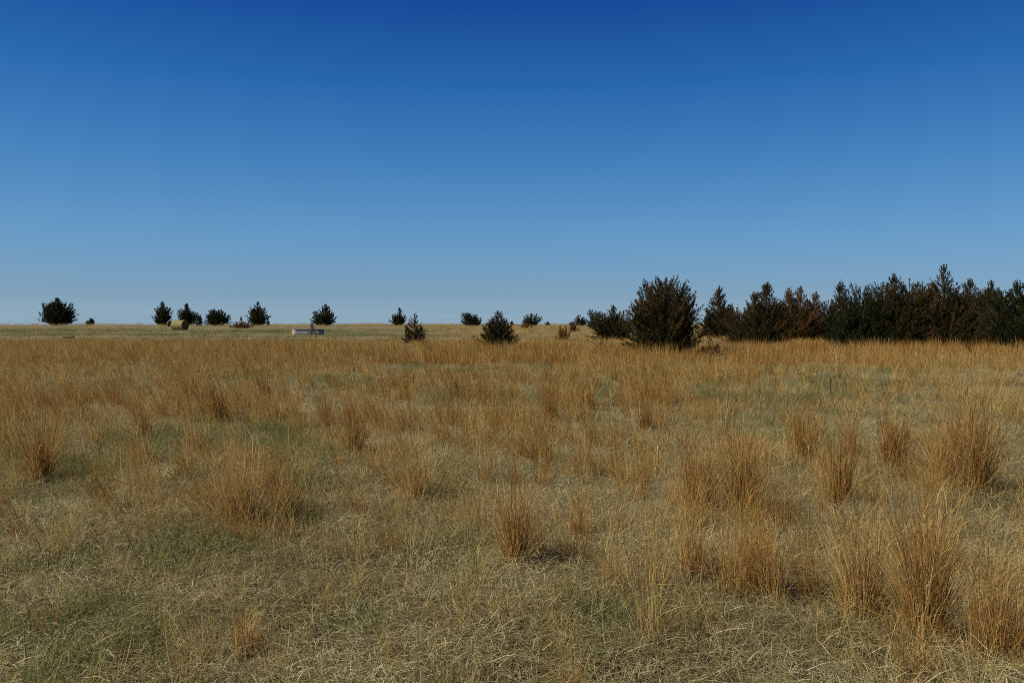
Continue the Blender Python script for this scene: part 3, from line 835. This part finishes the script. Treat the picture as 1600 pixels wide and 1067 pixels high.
cedar(993, 557, [(-3, 22, 8, 'cone'), (5, 18, 7, 'round')], .80, 'brown sapling pressed against the left foot of the biggest cedar', 25, 'cedar_sapling', 'sapling', GS, dens=.6, up=.8)
cedar(1109, 564, [(-2, 41, 11, 'cone'), (10, 27, 8, 'cone'), (-12, 24, 5, 'cone')], .82, 'brownish young cedar in the gap right of the biggest cedar', 26, 'cedar_sapling', 'sapling', GS, dens=.4, ragged=.25)
cedar(1226, 540, [(0, 14, 12, 'bush')], .78, 'small rusty bush under the reddest cedar of the thicket', 27, 'cedar_bush', 'cedar bush', dens=.8)
cedar(1297, 621, [(0, 34, 5, 'cone')], .95, 'thin rusty seedling on the grey thatch at right', 28, 'cedar_sapling', 'sapling', GS, dens=.12, spray=.035)
cedar(1516, 560, [(-2, 20, 6, 'cone'), (8, 12, 5, 'cone')], .84, 'rusty weed in the grass in front of the right thicket', 29, 'cedar_sapling', 'sapling', GS, dens=.4, spray=.09)
# the thicket
cedar(930, 514, [(-5, 28, 10, 'round'), (5, 26, 9, 'round'), (0, 18, 13, 'bush')], .24, 'green cedar at the left end of the thicket', 30, group=GR)
cedar(957, 533, [(1, 54, 16, 'cone'), (-16, 42, 18, 'round'), (18, 46, 20, 'round'), (-2, 34, 28, 'bush')], .38, 'low dense cedar joined to the left side of the biggest cedar', 31, group=GR)
cedar(1036, 557, [(4, 118, 30, 'round'), (-20, 111, 28, 'round'), (26, 110, 30, 'round'), (-36, 86, 24, 'round'), (42, 94, 18, 'round'), (-4, 98, 44, 'round'), (0, 80, 54, 'round'), (-2, 40, 46, 'bush')], .44, 'biggest cedar, a round dark mass standing in front of the thicket', 32, group=GR, dens=1.05, ragged=.18)
cedar(1120, 528, [(3, 78, 18, 'cone'), (-16, 46, 11, 'cone'), (16, 50, 15, 'round'), (2, 34, 22, 'bush')], .44, 'pointed cedar with a thin spire, in the gap right of the biggest cedar', 33, group=GR, ragged=.24)
cedar(1184, 543, [(14, 98, 28, 'cone'), (-10, 84, 26, 'cone'), (-30, 60, 22, 'round'), (28, 74, 24, 'round'), (0, 54, 44, 'round'), (0, 30, 40, 'bush')], .46, 'wide cedar with several spiky tips, left of the reddest cedar', 34, group=GR, dens=.9, ragged=.22)
cedar(1248, 533, [(-16, 80, 18, 'cone'), (0, 82, 22, 'cone'), (24, 74, 18, 'cone'), (0, 58, 40, 'round'), (-6, 30, 38, 'bush')], .60, 'reddest brown cedar of the thicket, flat topped', 35, group=GR, dens=.9, ragged=.22)
cedar(1312, 534, [(1, 93, 18, 'cone'), (-18, 62, 18, 'round'), (14, 66, 18, 'round'), (0, 40, 28, 'bush')], .45, 'narrow cedar with a tall spire, behind the dark green cedar', 36, group=GR, ragged=.24)
cedar(1342, 548, [(-22, 78, 26, 'round'), (6, 98, 28, 'round'), (26, 80, 26, 'round'), (-12, 44, 36, 'bush'), (10, 40, 40, 'bush')], .24, 'dark green cedar reaching lowest into the grass in the thicket', 37, group=GR, dens=.9)
cedar(1400, 545, [(-4, 113, 32, 'cone'), (-22, 98, 28, 'round'), (22, 98, 30, 'round'), (0, 72, 46, 'round'), (4, 40, 46, 'bush')], .42, 'broad bronze cedar left of the tallest spire', 38, group=GR, dens=.9)
cedar(1474, 545, [(-1, 126, 30, 'cone'), (-22, 84, 26, 'round'), (22, 86, 26, 'round'), (0, 62, 44, 'round'), (0, 36, 44, 'bush')], .44, 'tallest cedar, its open spire with bare side branches above the thicket', 39, group=GR, dens=.8, ragged=.26)
cedar(1513, 539, [(0, 98, 26, 'cone'), (-14, 76, 22, 'round'), (14, 80, 22, 'round'), (0, 44, 32, 'bush')], .46, 'cedar just right of the tallest spire, partly hidden by it', 40, group=GR)
cedar(1547, 540, [(0, 98, 22, 'cone'), (-10, 84, 22, 'round'), (14, 80, 24, 'round'), (0, 46, 30, 'bush')], .40, 'flat topped cedar between the tallest spire and the right edge', 41, group=GR)
cedar(1592, 545, [(-4, 103, 28, 'cone'), (-26, 88, 24, 'round'), (20, 98, 32, 'round'), (0, 62, 46, 'round'), (0, 36, 46, 'bush')], .28, 'green cedar cut by the right edge of the view', 42, group=GR, dens=.9)
cedar(1440, 533, [(0, 84, 28, 'round'), (0, 50, 34, 'round')], .45, 'cedar glimpsed between the broad bronze cedar and the tallest spire', 43, group=GR)
print('cedar triangles', NTRI[0])

# bare pale limbs
def bare_branch(name, label, px, py, pts_px, r, mat, cat, twigs=0, seed=1):
    rng = random.Random(seed)
    x, y, z = ground(px, py); m = y / F
    b = MB()
    for pts, rr in pts_px:
        P = [(p[0] * m, p[2] * m if len(p) > 2 else 0, p[1] * m) for p in pts]
        b.tube(P, [rr * (1 - .7 * i / (len(P) - 1)) for i in range(len(P))], 6)
    o = b.build(name, mat, None, True)
    o.location = (x, y, z)
    tag(o, label, cat)
    return o
bare_branch('dead_branch', 'bleached forked dead branch sticking up at the foot of the tallest cedar', 1472, 541,
            [([(0, 0), (1, 8), (4, 14), (10, 18, 2)], .035), ([(1, 8), (-3, 11), (-7, 11, -2)], .022), ([(4, 14), (3, 18, -2)], .018)], .03, M_PALEWOOD, 'dead branch')
bare_branch('fallen_branch', 'small broken rusty branch lying in the grass before the broad bronze cedar', 1392, 548,
            [([(-10, 4, -3), (-4, 7), (4, 5, 2), (10, 8)], .04), ([(-4, 7), (-8, 10, 3), (-12, 11)], .025), ([(4, 5), (9, 3, -4), (12, 5)], .025), ([(0, 6), (3, 10, 2)], .02)], .03, M_LOG, 'fallen branch')

# ------------------------------------------------------------------ hay bales
def bale(px, dist, label, L, D, rz, seed):
    rng = np.random.default_rng(seed)
    y = dist; x = (px - 800) / F * y; z = float(zfun(x, y))
    root = empty('hay_bale', (x, y, z), rz)
    tag(root, label, 'hay bale', 'round hay bales by the skyline cedars')
    nx, na = 25, 56
    X, A = np.meshgrid(np.linspace(-L / 2, L / 2, nx), np.linspace(0, 2 * np.pi, na, endpoint=False), indexing='ij')
    edge = np.minimum(1, (L / 2 - np.abs(X)) / .10)
    r = D / 2 * (.965 + .035 * np.sqrt(np.clip(edge, 0, 1))) + .012 * np.sin(X * 40) * .5 + rng.normal(0, .010, X.shape)
    yy = r * np.cos(A); zz = r * np.sin(A) + D / 2 - .05
    zz = np.maximum(zz, -.02 + rng.normal(0, .004, zz.shape)) - .0
    v = np.stack([X, yy, zz], -1).reshape(-1, 3)
    i = np.arange(nx - 1)[:, None]; k = np.arange(na)[None]
    q = np.stack([i * na + k, i * na + (k + 1) % na, (i + 1) * na + (k + 1) % na, (i + 1) * na + k], -1).reshape(-1, 4)
    mesh('bale_body', v, q, M_HAY, None, root, True)
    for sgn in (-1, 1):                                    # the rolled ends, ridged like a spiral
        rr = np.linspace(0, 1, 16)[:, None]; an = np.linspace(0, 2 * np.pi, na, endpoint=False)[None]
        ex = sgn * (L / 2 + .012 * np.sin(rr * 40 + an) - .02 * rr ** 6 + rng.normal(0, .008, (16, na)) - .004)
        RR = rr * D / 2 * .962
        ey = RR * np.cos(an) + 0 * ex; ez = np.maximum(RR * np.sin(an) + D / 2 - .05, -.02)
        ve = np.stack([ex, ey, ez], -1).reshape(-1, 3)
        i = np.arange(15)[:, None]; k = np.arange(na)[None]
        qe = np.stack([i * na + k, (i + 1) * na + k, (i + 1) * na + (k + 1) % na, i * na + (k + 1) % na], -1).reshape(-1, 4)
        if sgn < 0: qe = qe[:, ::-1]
        mesh('bale_end', ve, qe, M_HAYEND_SHADED, None, root, True)
    b = MB()
    for xx in np.linspace(-L / 2 + .12, L / 2 - .12, 9):
        pts = [(xx, (D / 2 + .006) * math.cos(a), max((D / 2 + .006) * math.sin(a) + D / 2 - .05, 0)) for a in np.linspace(0, 2 * math.pi, 33)]
        b.tube(pts, .009, 4, cap=False)
    b.build('twine', M_TWINE, root)
    v, f, c = blades(rng, 500, .3, .05, .16, .6, .5, .012, 2, (.3, 1))
    a = rng.uniform(0, 2 * np.pi, 500); xx = rng.uniform(-L / 2, L / 2, 500)
    V = v.reshape(500, -1, 3); V[:, :, :2] -= V[:, :1, :2]
    W = np.zeros_like(V)
    W[:, :, 0] = xx[:, None] + V[:, :, 0]
    W[:, :, 1] = np.cos(a)[:, None] * (D / 2 - .01 + V[:, :, 2] * .5) - np.sin(a)[:, None] * V[:, :, 1]
    W[:, :, 2] = np.sin(a)[:, None] * (D / 2 - .01 + V[:, :, 2] * .5) + np.cos(a)[:, None] * V[:, :, 1] + D / 2 - .05
    W[:, :, 2] = np.maximum(W[:, :, 2], .0)
    fz = mesh('loose_straw', W.reshape(-1, 3), f, M_MID, c, root); fz['kind'] = 'stuff'
    return root
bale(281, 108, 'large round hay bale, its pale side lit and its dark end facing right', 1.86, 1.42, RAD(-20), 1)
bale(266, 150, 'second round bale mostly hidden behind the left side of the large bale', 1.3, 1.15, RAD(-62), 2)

# ------------------------------------------------------------------ stock tanks and post
def oval(n, L, W):
    """oblong outline with round ends, centred"""
    r = W / 2; s = L / 2 - r; P = []
    for k in range(n):
        a = -math.pi / 2 + math.pi * k / (n - 1); P.append((s + r * math.cos(a), r * math.sin(a)))
    for k in range(n):
        a = math.pi / 2 + math.pi * k / (n - 1); P.append((-s + r * math.cos(a), r * math.sin(a)))
    return P
def stock_tank(px, py, dist, L, W, H, m_wall, m_rim, label, rz):
    y = dist; x = (px - 800) / F * y; z = float(zfun(x, y))
    root = empty('stock_tank', (x, y, z), rz)
    tag(root, label, 'stock tank', 'stock tanks on the grazed flat')
    n = 12
    prof = [(0, 0), (0, .04)]
    hs = np.linspace(.04, H - .03, 13)
    for i, h in enumerate(hs): prof.append((.022 if i % 4 == 2 else 0, h))
    b = MB(); O = oval(n, 1, 1); k = 2 * n
    rows = []
    for off, h in prof:
        rows.append([(p[0], p[1], h) for p in oval(n, L + 2 * off, W + 2 * off)])
    inner = [[(p[0], p[1], h) for p in oval(n, L - .03, W - .03)] for h in (H - .03, .10)]
    rows += inner
    v = [p for r in rows for p in r]; f = []
    for i in range(len(rows) - 1):
        for j in range(k): f.append((i * k + j, i * k + (j + 1) % k, (i + 1) * k + (j + 1) % k, (i + 1) * k + j))
    f.append(tuple((len(rows) - 1) * k + j for j in range(k)))
    b.add(v, f); b.build('tank_wall', m_wall, root)
    r = MB(); P = oval(n, L + .03, W + .03); P = P + [P[0], P[1]]
    r.tube([(p[0], p[1], H - .02) for p in P], .032, 8, cap=False); r.build('rim', m_rim, root, True)
    w = MB(); w.add([(p[0], p[1], H * .78) for p in oval(n, L - .034, W - .034)], [tuple(range(k))]); w.build('water', M_WATER, root)
    return root
stock_tank(473, 524, 82, 2.15, 1.0, .60, M_GALV, M_RIM, 'long low galvanised stock tank with a rusty rim, left of the dark post', RAD(3))
stock_tank(497.5, 524, 81.5, 1.12, .95, .58, M_GREENTANK, M_GREENRIM, 'shorter green stock tank with a dark rim, right of the dark post', RAD(-4))
def post():
    y = 80.6; x = (487.2 - 800) / F * y; z = float(zfun(x, y))
    root = empty('fence_post', (x, y, z)); tag(root, 'dark leaning wooden post with a slanting brace between the two stock tanks', 'post')
    b = MB(); b.tube([(-.05, 0, -.05), (-.03, 0, .5), (-.01, 0, 1.1), (0, 0, 1.24)], [.14, .13, .12, .10], 9); b.build('pole', M_POST, root)
    b = MB(); b.tube([(.46, -.10, .0), (.28, -.09, .30), (.08, -.05, .95)], [.13, .11, .08], 7); b.build('brace', M_POST, root)
    b = MB(); b.tube([(-.08, -.11, .62), (.05, -.12, .64), (.2, -.12, .60), (.27, -.12, .5)], .025, 6); b.build('pipe', M_RIM, root)
post()

# ------------------------------------------------------------------ small things on the ground
def lump(name, label, cat, px, py, wpx, hpx, mat, seed, depth=.8, cone=0.0):
    rng = np.random.default_rng(seed)
    x, y, z = ground(px, py); m = y / F
    w, h = wpx * m / 2, hpx * m
    nu, nv_ = 22, 10; v = []; f = []
    for j in range(nv_ + 1):
        ph = math.pi / 2 * j / nv_
        for i in range(nu):
            a = 2 * math.pi * i / nu
            k = 1 + .16 * math.sin(3 * a + seed) + rng.normal(0, .09)
            v.append((w * math.cos(a) * math.cos(ph) * k, w * depth * math.sin(a) * math.cos(ph) * k, h * math.sin(ph) * (1 + rng.normal(0, .12))))
    for j in range(nv_):
        for i in range(nu): f.append((j * nu + i, j * nu + (i + 1) % nu, (j + 1) * nu + (i + 1) % nu, (j + 1) * nu + i))
    o = mesh(name, v, f, mat, None); o.location = (x, y, z - .01)
    tag(o, label, cat); return o
lump('dung_clod', 'mottled grey weathered clod lying bare beside the tallest orange tuft', 'clod', 1232, 779, 34, 12, M_DUNG, 3)
lump('dung_clod', 'smaller dark clod just left of the mottled grey clod', 'clod', 1206, 772, 13, 8, M_DUNG, 4)
lump('tree_stump', 'small dark brown stump in the grass at the right edge', 'stump', 1592, 593, 9, 10, M_LOG, 6, 1.0)
def log():
    x, y, z = ground(107, 530); m = y / F
    b = MB(); b.tube([(-10 * m, 0, .10), (-4 * m, .05, .12), (3 * m, 0, .11), (10 * m, -.04, .14)], [.09, .11, .10, .09], 8)
    o = b.build('log', M_LOG, None, True); o.location = (x, y, z + .04)
    tag(o, 'short dark log lying on the grass below the far left cedar', 'log')
    x, y, z = ground(1284, 648); m = y / F
    b = MB(); b.tube([(-8 * m, 0, .06), (-2 * m, -.02, .045), (4 * m, -.05, .03), (16 * m, -.1, .015)], [.022, .018, .008, .005], 7)
    o = b.build('stick', M_LOG, None, True); o.location = (x, y, z + .03)
    tag(o, 'dark stick with a thick end lying on grey green thatch at right', 'stick')
log()
def clods():
    rng = np.random.default_rng(9)
    V = []; Fs = []; o = 0
    spots = [(rng.uniform(190, 620), rng.uniform(517, 535)) for _ in range(210)]
    for px, py in spots:
        x, y, z = ground(px, py); s = rng.uniform(.05, .17)
        n = 7
        ring = [(x + s * rng.uniform(.7, 1.3) * math.cos(6.283 * i / n), y + s * rng.uniform(.7, 1.3) * math.sin(6.283 * i / n), z - .02) for i in range(n)]
        top = [(x + .6 * (p[0] - x), y + .6 * (p[1] - y), z + s * rng.uniform(.45, .8)) for p in ring]
        V += ring + top
        Fs += [(o + i, o + (i + 1) % n, o + n + (i + 1) % n, o + n + i) for i in range(n)] + [tuple(o + n + i for i in range(n))]
        o += 2 * n
    b = mesh('dirt_clods', V, Fs, M_SOIL)
    tag(b, 'dark dirt clods and dung scattered over the grazed flat by the stock tanks', 'clods', kind='stuff')
clods()
